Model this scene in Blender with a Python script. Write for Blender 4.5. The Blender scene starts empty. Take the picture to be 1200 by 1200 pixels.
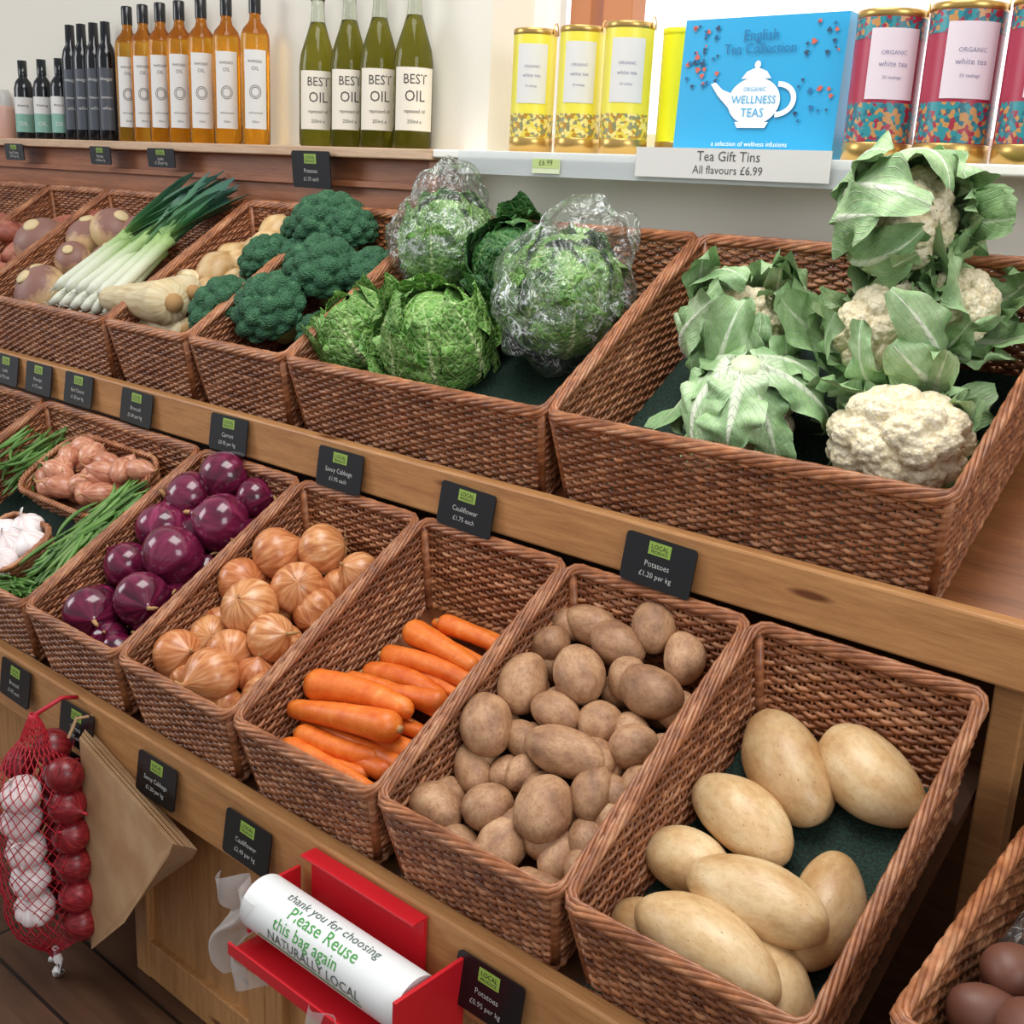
import bpy, math, random
import numpy as np
from mathutils import Matrix, Vector
rng=np.random.default_rng(11); random.seed(5)
pi=math.pi
SC=bpy.context.scene
COL=SC.collection
SC.view_settings.view_transform='Standard'
# ------------------------------------------------------------------ helpers
def lin(h):
    h=h.lstrip('#'); v=[int(h[i:i+2],16)/255 for i in (0,2,4)]
    return tuple([x/12.92 if x<=.04045 else ((x+.055)/1.055)**2.4 for x in v]+[1.0])
def unit(v):
    v=np.array(v,float); return v/np.linalg.norm(v)
class MB:
    def __init__(s): s.V=[];s.F=[];s.n=0;s.L=[];s.R=[]
    def add(s,V,F,mat=0,loc=None,rnd=0.0):
        V=np.asarray(V,float).reshape(-1,3)
        s.V.append(V)
        s.L.append(V if loc is None else np.asarray(loc,float).reshape(-1,3))
        s.R.append(np.full(len(V),rnd))
        if isinstance(F,np.ndarray): s.F.append((F+s.n,mat))
        else:
            by={}
            for f in F: by.setdefault(len(f),[]).append(f)
            for k,fs in by.items(): s.F.append((np.array(fs)+s.n,mat))
        s.n+=len(V)
    def build(s,name,mats,smooth=True,parent=None,attrs=True):
        me=bpy.data.meshes.new(name)
        V=np.concatenate(s.V)
        me.vertices.add(len(V)); me.vertices.foreach_set('co',V.ravel())
        idx=np.concatenate([f.ravel() for f,_ in s.F])
        tot=np.concatenate([np.full(len(f),f.shape[1]) for f,_ in s.F])
        st=np.concatenate([[0],np.cumsum(tot)[:-1]])
        mi=np.concatenate([np.full(len(f),m) for f,m in s.F])
        me.loops.add(len(idx)); me.loops.foreach_set('vertex_index',idx.astype(np.int32))
        me.polygons.add(len(tot)); me.polygons.foreach_set('loop_start',st.astype(np.int32))
        me.polygons.foreach_set('material_index',mi.astype(np.int32))
        me.polygons.foreach_set('use_smooth',np.full(len(tot),smooth))
        if attrs:
            a=me.attributes.new('loc','FLOAT_VECTOR','POINT'); a.data.foreach_set('vector',np.concatenate(s.L).ravel())
            b=me.attributes.new('rnd','FLOAT','POINT'); b.data.foreach_set('value',np.concatenate(s.R))
        me.update(calc_edges=True); me.validate()
        for m in mats: me.materials.append(m)
        return obj(name,me,parent)
def obj(name,data=None,parent=None):
    o=bpy.data.objects.new(name,data); COL.objects.link(o)
    if parent is not None: o.parent=parent
    return o
def gridF(nu,nv,cu=False,cv=False):
    iu=np.arange(nu if cu else nu-1); iv=np.arange(nv if cv else nv-1)
    A,B=np.meshgrid(iu,iv,indexing='ij'); A=A.ravel();B=B.ravel()
    A2=(A+1)%nu;B2=(B+1)%nv
    return np.stack([A*nv+B,A2*nv+B,A2*nv+B2,A*nv+B2],1)
def frame(z,x=None):
    z=unit(z); x=np.array([0,0,1.]) if x is None else np.array(x,float)
    x=x-z*np.dot(x,z)
    if np.linalg.norm(x)<1e-3: x=np.array([1.,0,0])-z*z[0]
    x=unit(x); return np.stack([x,np.cross(z,x),z],1)
def tube(mb,P,r,sides=6,closed=False,ref=(0,0,1),mat=0,loc=None,rnd=0.,caps=True,flat=1.0):
    P=np.asarray(P,float); n=len(P); r=np.broadcast_to(np.asarray(r,float),(n,)).copy()
    if not closed and caps:
        P=np.concatenate([P[:1],P,P[-1:]]); r=np.concatenate([[1e-4],r,[1e-4]])
    n=len(P)
    if closed: T=np.roll(P,-1,0)-np.roll(P,1,0)
    else:
        T=np.gradient(P,axis=0)
        if caps: T[0]=P[2]-P[1];T[-1]=P[-2]-P[-3];T[1]=P[2]-P[1];T[-2]=T[-1]
    T/=np.linalg.norm(T,axis=1)[:,None]+1e-12
    ref=np.array(ref,float); N=np.cross(T,ref); ln=np.linalg.norm(N,axis=1)
    N[ln<1e-3]=[1,0,0]; N/=np.linalg.norm(N,axis=1)[:,None]; B=np.cross(N,T)
    th=np.arange(sides)*2*pi/sides
    V=P[:,None]+r[:,None,None]*(N[:,None]*np.cos(th)[None,:,None]+flat*B[:,None]*np.sin(th)[None,:,None])
    if loc=='u':
        u=np.linspace(0,1,n); l=np.stack([np.broadcast_to(u[:,None],(n,sides)),np.broadcast_to(np.cos(th),(n,sides)),np.broadcast_to(np.sin(th),(n,sides))],2)
    else: l=None
    mb.add(V,gridF(n,sides,closed,True)[:, ::-1],mat,l,rnd)
def boxm(mb,x0,x1,y0,y1,z0,z1,mat=0,M=None):
    V=np.array([[x,y,z] for x in (x0,x1) for y in (y0,y1) for z in (z0,z1)],float)
    if M is not None: V=V@M[:3,:3].T+M[:3,3]
    mb.add(V,[(0,1,3,2),(4,6,7,5),(0,4,5,1),(2,3,7,6),(0,2,6,4),(1,5,7,3)],mat)
def boxo(name,x0,x1,y0,y1,z0,z1,m,parent=None,bev=.003):
    mb=MB();boxm(mb,x0,x1,y0,y1,z0,z1);o=mb.build(name,[m],False,parent)
    if bev:
        b=o.modifiers.new('b','BEVEL');b.width=bev;b.segments=2
    return o
def sph(nu=32,nv=20):
    ph=np.linspace(-pi/2+1e-3,pi/2-1e-3,nv); th=np.arange(nu)*2*pi/nu
    T,Pp=np.meshgrid(th,ph,indexing='ij')
    return np.stack([np.cos(Pp)*np.cos(T),np.cos(Pp)*np.sin(T),np.sin(Pp)],2).reshape(-1,3),gridF(nu,nv,True,False)
def wob(P,amp,fr,n=6,r=None):
    r=r or rng; s=np.zeros(len(P))
    for i in range(n): s+=np.sin(P@(r.normal(size=3)*fr)+r.uniform(0,6.28))
    return amp*s/math.sqrt(n)
def fib(n):
    i=np.arange(n)+.5; ph=np.arccos(1-2*i/n); th=pi*(1+5**.5)*i
    return np.stack([np.cos(th)*np.sin(ph),np.sin(th)*np.sin(ph),np.cos(ph)],1)
def revolve(mb,prof,n=28,mat=0,c=(0,0,0),M=None):
    prof=np.array(prof,float); th=np.arange(n)*2*pi/n
    V=np.stack([prof[None,:,0]*np.cos(th)[:,None],prof[None,:,0]*np.sin(th)[:,None],np.broadcast_to(prof[None,:,1],(n,len(prof)))],2).reshape(-1,3)
    if M is not None: V=V@np.asarray(M).T
    mb.add(V+np.array(c),gridF(n,len(prof),True,False),mat)
def cylpatch(mb,R,az,half,z0,z1,mat,c=(0,0,0),n=14):
    a=np.linspace(az-half,az+half,n)
    V=np.stack([np.stack([R*np.cos(a),R*np.sin(a),np.full(n,z)],1) for z in (z0,z1)],1)
    mb.add(V+np.array(c),gridF(n,2),mat)
_tc={}
def textmesh(body,size):
    if body not in _tc:
        cu=bpy.data.curves.new('t','FONT');cu.body=body;cu.align_x='CENTER';cu.align_y='CENTER';cu.size=1;cu.resolution_u=2
        o=bpy.data.objects.new('t',cu);COL.objects.link(o)
        bpy.context.view_layer.update()
        me=o.to_mesh(); V=np.array([v.co[:] for v in me.vertices]); F=[tuple(p.vertices) for p in me.polygons]
        o.to_mesh_clear(); bpy.data.objects.remove(o); _tc[body]=(V.reshape(-1,3),F)
    V,F=_tc[body]; return V*size,F
def text(mb,body,size,mat,M,off=(0,0)):
    V,F=textmesh(body,size)
    if not len(V): return
    W=np.stack([V[:,0]+off[0],np.zeros(len(V)),V[:,1]+off[1]],1)
    mb.add(W@M[:3,:3].T+M[:3,3],F,mat)
def cyltext(mb,body,size,mat,R,az,z,c=(0,0,0)):
    V,F=textmesh(body,size); a=az+V[:,0]/R
    mb.add(np.stack([R*np.cos(a),R*np.sin(a),V[:,1]+z],1)+np.array(c),F,mat)
# ------------------------------------------------------------------ materials
class NM:
    def __init__(s,name,base=(.8,.8,.8,1),rough=.5,**kw):
        s.m=bpy.data.materials.new(name); s.m.use_nodes=True; s.t=s.m.node_tree; s.b=s.t.nodes['Principled BSDF']
        s.b.inputs['Base Color'].default_value=base; s.b.inputs['Roughness'].default_value=rough
        for k,v in kw.items(): s.b.inputs[k.replace('_',' ')].default_value=v
    def N(s,t,**kw):
        n=s.t.nodes.new(t)
        for k,v in kw.items(): setattr(n,k,v)
        return n
    def l(s,a,b): s.t.links.new(a,b)
    def attr(s,name,out='Vector'): n=s.N('ShaderNodeAttribute');n.attribute_name=name;return n.outputs[out]
    def coord(s,sc=(1,1,1),kind='Object',src=None):
        mp=s.N('ShaderNodeMapping'); mp.inputs['Scale'].default_value=sc
        if src is None: tc=s.N('ShaderNodeTexCoord'); src=tc.outputs[kind]
        s.l(src,mp.inputs[0]); return mp.outputs[0]
    def noise(s,vec,scale,detail=3,rough=.5,dist=0):
        n=s.N('ShaderNodeTexNoise'); n.inputs['Scale'].default_value=scale;n.inputs['Detail'].default_value=detail
        n.inputs['Roughness'].default_value=rough;n.inputs['Distortion'].default_value=dist
        s.l(vec,n.inputs['Vector']);return n.outputs['Fac']
    def voro(s,vec,scale,feature='F1',out='Distance'):
        n=s.N('ShaderNodeTexVoronoi',feature=feature); n.inputs['Scale'].default_value=scale
        s.l(vec,n.inputs['Vector']);return n.outputs[out]
    def ramp(s,fac,stops):
        n=s.N('ShaderNodeValToRGB'); r=n.color_ramp
        while len(r.elements)<len(stops): r.elements.new(.5)
        for e,(p,c) in zip(r.elements,stops): e.position=p; e.color=lin(c) if isinstance(c,str) else c
        s.l(fac,n.inputs[0]);return n.outputs[0]
    def mix(s,fac,a,b,mode='MIX'):
        n=s.N('ShaderNodeMix',data_type='RGBA',blend_type=mode)
        for v,i in ((fac,0),(a,6),(b,7)):
            if isinstance(v,(int,float)): n.inputs[i].default_value=v
            elif isinstance(v,str): n.inputs[i].default_value=lin(v)
            elif isinstance(v,tuple): n.inputs[i].default_value=v
            else: s.l(v,n.inputs[i])
        return n.outputs[2]
    def math(s,op,a,b=0.,c=0.):
        n=s.N('ShaderNodeMath',operation=op)
        for i,v in enumerate((a,b,c)):
            if isinstance(v,(int,float)): n.inputs[i].default_value=v
            else: s.l(v,n.inputs[i])
        return n.outputs[0]
    def sep(s,v): n=s.N('ShaderNodeSeparateXYZ'); s.l(v,n.inputs[0]); return n.outputs
    def col(s,c): s.l(c,s.b.inputs['Base Color'])
    def bump(s,h,st=.3,d=.002):
        n=s.N('ShaderNodeBump'); n.inputs['Strength'].default_value=st;n.inputs['Distance'].default_value=d
        s.l(h,n.inputs['Height']);s.l(n.outputs[0],s.b.inputs['Normal'])
def plain(name,c,rough=.5,**kw): return NM(name,lin(c),rough,**kw).m
def wood(name,a,b,sc=(1.2,14,14),rough=.45,knots=True,dark=None):
    n=NM(name,rough=rough); v=n.coord(sc)
    f=n.noise(v,3.0,5,.6,.8); c=n.ramp(f,[(.3,a),(.7,b)])
    f2=n.noise(n.coord(tuple(x*5 for x in sc)),4.,3,.6); c=n.mix(.35,c,n.ramp(f2,[(.35,dark or a),(.65,b)]),'MULTIPLY' if dark else 'MIX')
    if knots:
        k=n.voro(n.coord((1.3,4,7)),2.2); km=n.ramp(k,[(.06,(1,1,1,1)),(.12,(0,0,0,1))]); c=n.mix(km,c,'#6a3a1c')
    n.col(c); n.bump(f2,.15,.001); return n.m
def wicker():
    n=NM('wicker_willow',rough=.36); v=n.coord((1,1,1))
    f=n.noise(n.coord((12,12,140)),1.,2,.5); c=n.ramp(f,[(.25,'#865030'),(.5,'#b87a50'),(.78,'#e2b088')])
    f2=n.noise(v,55,2,.6); c=n.mix(.5,c,n.ramp(f2,[(.35,'#94694c'),(.65,'#fff0e0')]),'MULTIPLY')
    r=n.attr('rnd','Fac'); c=n.mix(.65,c,n.ramp(r,[(0,'#8f6c58'),(1,'#ffffff')]),'MULTIPLY')
    n.col(c); n.bump(n.noise(v,400,2),.15,.001); return n.m
M_wick=wicker()
def item_coord(n):
    a=n.attr('loc'); r=n.attr('rnd','Fac'); add=n.N('ShaderNodeVectorMath',operation='ADD'); s=n.N('ShaderNodeVectorMath',operation='SCALE')
    s.inputs[0].default_value=(31,17,23); n.l(r,s.inputs['Scale']); n.l(a,add.inputs[0]); n.l(s.outputs[0],add.inputs[1]); return add.outputs[0]
def rndtint(n,c,lo='#c4b8ac',f=.6):
    return n.mix(f,c,n.ramp(n.attr('rnd','Fac'),[(0,lo),(1,'#ffffff')]),'MULTIPLY')
def potato_mat(name,a,b,c3,speck,rough=.6,bs=.25,mul=.5):
    n=NM(name,rough=rough); v=item_coord(n)
    c=n.ramp(n.noise(v,1.3,4,.55),[(.28,a),(.5,b),(.75,c3)])
    c=n.mix(mul,c,n.ramp(n.noise(v,7,4,.65),[(.33,'#c0a284'),(.55,'#ffffff')]),'MULTIPLY')
    d=n.voro(v,4.5); m=n.math('MULTIPLY',n.ramp(d,[(.05,(1,1,1,1)),(.10,(0,0,0,1))]),.75)
    c=n.mix(m,c,speck)
    d2=n.voro(v,13); m2=n.math('MULTIPLY',n.ramp(d2,[(.07,(1,1,1,1)),(.14,(0,0,0,1))]),.45); c=n.mix(m2,c,speck)
    c=rndtint(n,c); n.col(c)
    h=n.math('SUBTRACT',n.noise(v,14,4,.6),n.math('MULTIPLY',n.ramp(d,[(.03,(1,1,1,1)),(.12,(0,0,0,1))]),.6))
    n.bump(h,bs,.003); return n.m
M_pot=potato_mat('earthy_potato_skin','#946b4e','#ba8f6a','#d4ad86','#5c4430',.55,.2)
M_bake=potato_mat('baking_potato_skin','#cfa26c','#e6c491','#f2daae','#85603a',.36,.12,.3)
def skin(name,a,b,c,rough=.3,streak=7,lo='#a09090',bs=.15,coat=0.):
    n=NM(name,rough=rough,Coat_Weight=coat); v=item_coord(n)
    f=n.noise(v,streak,3,.5); cc=n.ramp(f,[(.3,a),(.52,b),(.75,c)])
    cc=rndtint(n,cc,lo); n.col(cc); n.bump(f,bs,.002); return n.m
M_onion=skin('brown_onion_skin','#b06a3e','#d4945e','#ecbe90',.28,5,'#dca890',.08)
M_redon=skin('red_onion_skin','#48102a','#741c40','#9c3a60',.18,3,'#a88898',.06,coat=.3)
M_shal=skin('shallot_skin','#b56e54','#d69878','#ebbc9c',.3,4,'#d0b0a8',.08)
M_garlic=skin('garlic_skin','#e0ccc8','#f4ecea','#fffcfa',.5,4,'#ecdcdc',.08)
M_dry=plain('dry_onion_neck','#b88e5c',.8)
def carrot_mat():
    n=NM('carrot_skin',rough=.4); v=n.coord()
    c=n.ramp(n.noise(v,40,4,.6),[(.3,'#dc6418'),(.6,'#ee8230'),(.8,'#f6a45c')]); c=rndtint(n,c,'#e0c8b8',.6); n.col(c)
    h=n.noise(n.coord((140,3,3),src=n.attr('loc')),1.,2); n.bump(h,.35,.002); return n.m
M_carrot=carrot_mat()
def leafm(name,dark,mid,lite,rib,crinkle=1.,rough=.45,vfreq=9.,vs=.6,ribw=.16,bs=.55):
    n=NM(name,rough=rough); s=n.sep(n.attr('loc')); u,v=s[0],s[1]; av=n.math('ABSOLUTE',v)
    o=n.coord()
    c=n.ramp(n.noise(o,22,4,.6),[(.3,dark),(.52,mid),(.75,lite)])
    w=n.math('SUBTRACT',1.05,u)
    ph=n.math('SUBTRACT',n.math('MULTIPLY',u,vfreq),n.math('MULTIPLY',av,vfreq*.45))
    fr=n.math('ABSOLUTE',n.math('SUBTRACT',n.math('FRACT',n.math('ADD',ph,n.math('MULTIPLY',n.noise(o,18,2),.6))),.5))
    vein=n.math('MULTIPLY',n.ramp(fr,[(.0,(1,1,1,1)),(.09,(0,0,0,1))]),vs)
    vor=n.voro(o,75,'DISTANCE_TO_EDGE'); vn=n.math('MULTIPLY',n.ramp(vor,[(.0,(1,1,1,1)),(.12,(0,0,0,1))]),.35*crinkle)
    ribm=n.ramp(n.math('DIVIDE',av,n.math('ADD',n.math('MULTIPLY',w,ribw),.015)),[(.5,(1,1,1,1)),(1.,(0,0,0,1))])
    basem=n.ramp(u,[(.02,(1,1,1,1)),(.38,(0,0,0,1))])
    mk=n.math('MAXIMUM',n.math('MAXIMUM',ribm,n.math('MULTIPLY',basem,.8)),n.math('MAXIMUM',vein,vn))
    c=n.mix(mk,c,rib); c=rndtint(n,c,'#b4c4ac',.7); n.col(c)
    h=n.math('ADD',n.math('MULTIPLY',vor,1.8*crinkle),n.math('SUBTRACT',n.noise(o,60,3),n.math('MULTIPLY',vein,.8)))
    n.bump(h,bs,.006)
    return n.m
M_cl=leafm('cauliflower_leaf','#7ea66e','#a8ca90','#d0e4ba','#eff5dc',.12,ribw=.30)
M_sv=leafm('savoy_leaf','#478430','#76ae4c','#aad278','#d6e8a6',1.2,.45,bs=.8)
M_svd=leafm('savoy_outer_leaf','#1d4c28','#346e34','#5a9448','#90b470',1.2,.45,bs=.8)
def curdm():
    n=NM('cauliflower_curd',rough=.65); o=n.coord(); d=n.voro(o,190)
    c=n.ramp(d,[(.1,'#fdf4dc'),(.8,'#e6d6ae')]); c=n.mix(.3,c,n.ramp(n.noise(o,30,2),[(.3,'#e2d2a8'),(.6,'#ffffff')]),'MULTIPLY'); n.col(c)
    n.bump(n.math('MULTIPLY',d,-1.),.5,.003); return n.m
M_curd=curdm()
def brocm():
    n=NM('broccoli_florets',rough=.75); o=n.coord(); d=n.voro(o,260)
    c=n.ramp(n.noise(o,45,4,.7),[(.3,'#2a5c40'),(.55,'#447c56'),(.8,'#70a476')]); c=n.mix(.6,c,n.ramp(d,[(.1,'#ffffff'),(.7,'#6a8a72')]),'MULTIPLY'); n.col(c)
    n.bump(n.math('MULTIPLY',d,-1.),1.,.004); return n.m
M_broc=brocm(); M_bstalk=plain('broccoli_stalk','#a0c07e',.6)
def film(name='plastic_film',amt=.8,width=.03):
    m=bpy.data.materials.new(name);m.use_nodes=True;t=m.node_tree;t.nodes.clear()
    N=t.nodes.new;L=t.links.new
    o=N('ShaderNodeOutputMaterial');mx=N('ShaderNodeMixShader');mx2=N('ShaderNodeMixShader');tr=N('ShaderNodeBsdfTransparent');g=N('ShaderNodeBsdfGlossy')
    g.inputs['Roughness'].default_value=.13; tr.inputs[0].default_value=(.99,1,.99,1)
    fr=N('ShaderNodeFresnel');fr.inputs[0].default_value=1.33
    tc=N('ShaderNodeTexCoord');no=N('ShaderNodeTexNoise');no.inputs['Scale'].default_value=20;no.inputs['Detail'].default_value=3;no.inputs['Distortion'].default_value=2.
    b=N('ShaderNodeBump');b.inputs['Strength'].default_value=.9;b.inputs['Distance'].default_value=.015
    L(tc.outputs['Object'],no.inputs[0]);L(no.outputs[0],b.inputs['Height']);L(b.outputs[0],g.inputs['Normal'])
    ad=N('ShaderNodeMath');ad.operation='MULTIPLY_ADD';ad.inputs[1].default_value=.5;ad.inputs[2].default_value=.07;ad.use_clamp=True
    L(fr.outputs[0],ad.inputs[0])
    ab=N('ShaderNodeMath');ab.operation='SUBTRACT';ab.inputs[1].default_value=.5;a2=N('ShaderNodeMath');a2.operation='ABSOLUTE';L(no.outputs[0],ab.inputs[0]);L(ab.outputs[0],a2.inputs[0])
    rp=N('ShaderNodeValToRGB');rp.color_ramp.elements[0].position=.0;rp.color_ramp.elements[0].color=(amt,amt,amt,1);rp.color_ramp.elements[1].position=width;rp.color_ramp.elements[1].color=(.03,.03,.03,1);L(a2.outputs[0],rp.inputs[0])
    n2=N('ShaderNodeTexNoise');n2.inputs['Scale'].default_value=11;L(tc.outputs['Object'],n2.inputs[0]);r2=N('ShaderNodeValToRGB');r2.color_ramp.elements[0].position=.45;r2.color_ramp.elements[1].position=.62;L(n2.outputs[0],r2.inputs[0])
    mu=N('ShaderNodeMath');mu.operation='MULTIPLY_ADD';mu.inputs[2].default_value=.02;L(rp.outputs[0],mu.inputs[0]);L(r2.outputs[0],mu.inputs[1])
    df2=N('ShaderNodeBsdfDiffuse');df2.inputs[0].default_value=(.95,.98,.98,1)  # white diffuse streaks: crease highlights painted into the film colour
    L(mu.outputs[0],mx2.inputs[0]);L(tr.outputs[0],mx2.inputs[1]);L(df2.outputs[0],mx2.inputs[2])
    L(ad.outputs[0],mx.inputs[0]);L(mx2.outputs[0],mx.inputs[1]);L(g.outputs[0],mx.inputs[2]);L(mx.outputs[0],o.inputs[0])
    return m
M_film=film()
M_board=wood('pine_board','#a06c40','#ca955e')
M_panel=wood('pine_panel','#9c6a3c','#ca955e',(12,12,1.0))
M_dkwood=wood('dark_wood','#4a2c18','#6e4526')
M_deck=wood('deck_wood','#744424','#a06438')
M_backwood=wood('reddish_panel','#8a5032','#b87850',(1,14,14),knots=False)
M_shelfw=wood('shelf_wood','#b08a68','#d4b494',(1,14,14),knots=False)
M_cream=NM('cream_wall_paint',lin('#e6e1d4'),.8); M_cream.bump(M_cream.noise(M_cream.coord(),60,3),.1,.001); M_cream=M_cream.m
M_white=plain('white_paint','#f2efe6',.6)
M_winwood=plain('window_frame_wood','#b5734a',.5)
def floorm():
    n=NM('dark_floor_planks',rough=.4); v=n.coord((1,1,1))
    b=n.N('ShaderNodeTexBrick'); b.inputs['Scale'].default_value=1; b.inputs['Brick Width'].default_value=1.3;b.inputs['Row Height'].default_value=.14;b.inputs['Mortar Size'].default_value=.004
    b.inputs['Color1'].default_value=lin('#4c3222');b.inputs['Color2'].default_value=lin('#5e4230');b.inputs['Mortar'].default_value=lin('#1c120c'); n.l(v,b.inputs[0])
    c=n.mix(.5,b.outputs[0],n.ramp(n.noise(n.coord((2,25,1)),2,4),[(.3,'#8a7a70'),(.7,'#ffffff')]),'MULTIPLY'); n.col(c); return n.m
M_floor=floorm()
def matm():
    n=NM('green_liner_mat',rough=.8); o=n.coord(); d=n.voro(o,260); n.col(n.ramp(d,[(.1,'#154032'),(.7,'#081c12')])); n.bump(d,.8,.002); return n.m
M_mat=matm()
M_black=plain('black_plastic','#161618',.22); M_tagW=plain('chalk_white','#bcbcb8',.6); M_tagG=plain('tag_green_label','#8dab48',.5)
M_gold=plain('gold_metal','#c9a560',.3,Metallic=.8)
# ------------------------------------------------------------------ camera
cam=bpy.data.cameras.new('camera'); co=obj('camera',cam); cam.sensor_width=36; cam.sensor_fit='HORIZONTAL'; cam.lens=1347.1/1200*36
co.rotation_euler=(1.2931,-.0481,.7180); co.location=(.7146,-.9644,.8242); cam.clip_start=.02; SC.camera=co
# ------------------------------------------------------------------ room
FZ=-.66; WY=.985
mb=MB();boxm(mb,-7,3,-4,WY+.2,FZ-.05,FZ);mb.build('floor',[M_floor],False)
mb=MB()
boxm(mb,-7,-1.066,WY,WY+.25,FZ,2.4); boxm(mb,.30,3,WY,WY+.25,FZ,2.4)
boxm(mb,-1.066,.30,WY,WY+.25,FZ,.886); boxm(mb,-1.066,.30,WY,WY+.25,1.95,2.4)
mb.build('wall_back',[M_cream],False)
wn=obj('window_1')
for nm,a in (('frame_left',(-1.066,-1.03,1.12,1.17,.886,1.95)),('mullion_left',(-.955,-.90,1.11,1.17,.886,1.95)),('mullion_right',(-.875,-.80,1.12,1.17,.886,1.95)),('frame_right',(.20,.30,1.12,1.17,.886,1.95)),('frame_bottom',(-1.066,.3,1.12,1.17,.886,.94)),('frame_top',(-1.066,.3,1.12,1.17,1.9,1.95))):
    boxo(nm,*a,M_winwood if 'mull' in nm or 'right' in nm else M_white,wn)
sh=obj('wall_shelf')
boxo('shelf_board_left',-4.2,-1.134,.88,WY,.866,.889,M_shelfw,sh)
boxo('shelf_board_right',-1.134,.9,.885,1.13,.872,.889,M_white,sh)
boxo('shelf_back_panel',-4.2,-1.16,.93,WY,.60,.866,M_backwood,sh)
boxo('shelf_end_bracket',-1.16,-1.134,.90,WY,.70,.866,M_backwood,sh)
boxo('shelf_panel_batten',-4.2,-1.16,.915,.93,.80,.815,M_backwood,sh,.002)
# ------------------------------------------------------------------ display stand
ds=obj('display_stand')
boxo('upper_board',-4.2,1.2,.42,.448,.262,.346,M_board,ds,.004)
boxo('lower_board',-4.2,.34,.0,.028,-.245,-.118,M_board,ds,.004)
boxo('corner_post',.319,.36,.45,.49,FZ,.262,M_board,ds)
def slope(name,x0,x1,y0,z0,y1,z1,th,m):
    mb=MB();V=[(x,y,z+d) for x in (x0,x1) for y,z in ((y0,z0),(y1,z1)) for d in (-th,0)]
    mb.add(np.array(V),[(0,1,3,2),(4,6,7,5),(0,4,5,1),(2,3,7,6),(0,2,6,4),(1,5,7,3)]);return mb.build(name,[m],False,ds)
slope('upper_deck',-4.2,1.2,.449,.300,.93,.600,.02,M_deck)
slope('lower_deck',-4.2,.315,.029,-.150,.50,.117,.02,M_dkwood)
boxo('end_panel',.298,.315,.05,.44,FZ,-.17,M_dkwood,ds)
boxo('back_panel',-4.2,1.2,.88,.90,FZ,.54,M_dkwood,ds)
boxo('cabinet_face',-1.02,.31,.045,.06,FZ,-.245,M_panel,ds)
for i,x in enumerate((-1.02,-.665,-.62,-.20,.27)): boxo('cabinet_stile',x,x+.045,.03,.05,FZ,-.245,M_panel,ds)
boxo('cabinet_rail',-1.02,.31,.032,.05,FZ,FZ+.08,M_panel,ds)
boxo('cabinet_far_face',-4.2,-1.45,.10,.12,FZ,-.245,M_panel,ds)
boxo('cabinet_side',-1.02,-1.0,.05,.6,FZ,-.245,M_panel,ds)
boxo('cabinet_inner_back',-1.45,-1.02,.5,.52,FZ,-.15,M_dkwood,ds)
# ------------------------------------------------------------------ baskets
def rrect(W,D,ins,rc,n):
    x0,x1,y0,y1=ins,W-ins,ins,D-ins
    lx=x1-x0-2*rc; ly=y1-y0-2*rc; ql=rc*pi/2; per=2*(lx+ly)+4*ql
    s=np.arange(n)*per/n; P=np.zeros((n,2));Nn=np.zeros((n,2)); a=0.
    def line(p,d,nrm,L):
        nonlocal a; m=(s>=a)&(s<a+L); P[m]=np.array(p)+np.outer(s[m]-a,d);Nn[m]=nrm;a+=L
    def arc(c,t0):
        nonlocal a; m=(s>=a-1e-9)&(s<a+ql+1e-9); t=t0+(s[m]-a)/rc; Nn[m]=np.stack([np.cos(t),np.sin(t)],1); P[m]=np.array(c)+rc*Nn[m]; a+=ql
    line((x0+rc,y0),(1,0),(0,-1),lx);arc((x1-rc,y0+rc),-pi/2);line((x1,y0+rc),(0,1),(1,0),ly);arc((x1-rc,y1-rc),0)
    line((x1-rc,y1),(-1,0),(0,1),lx);arc((x0+rc,y1-rc),pi/2);line((x0,y1-rc),(0,-1),(-1,0),ly);arc((x0+rc,y0+rc),pi)
    return P,Nn,per
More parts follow.
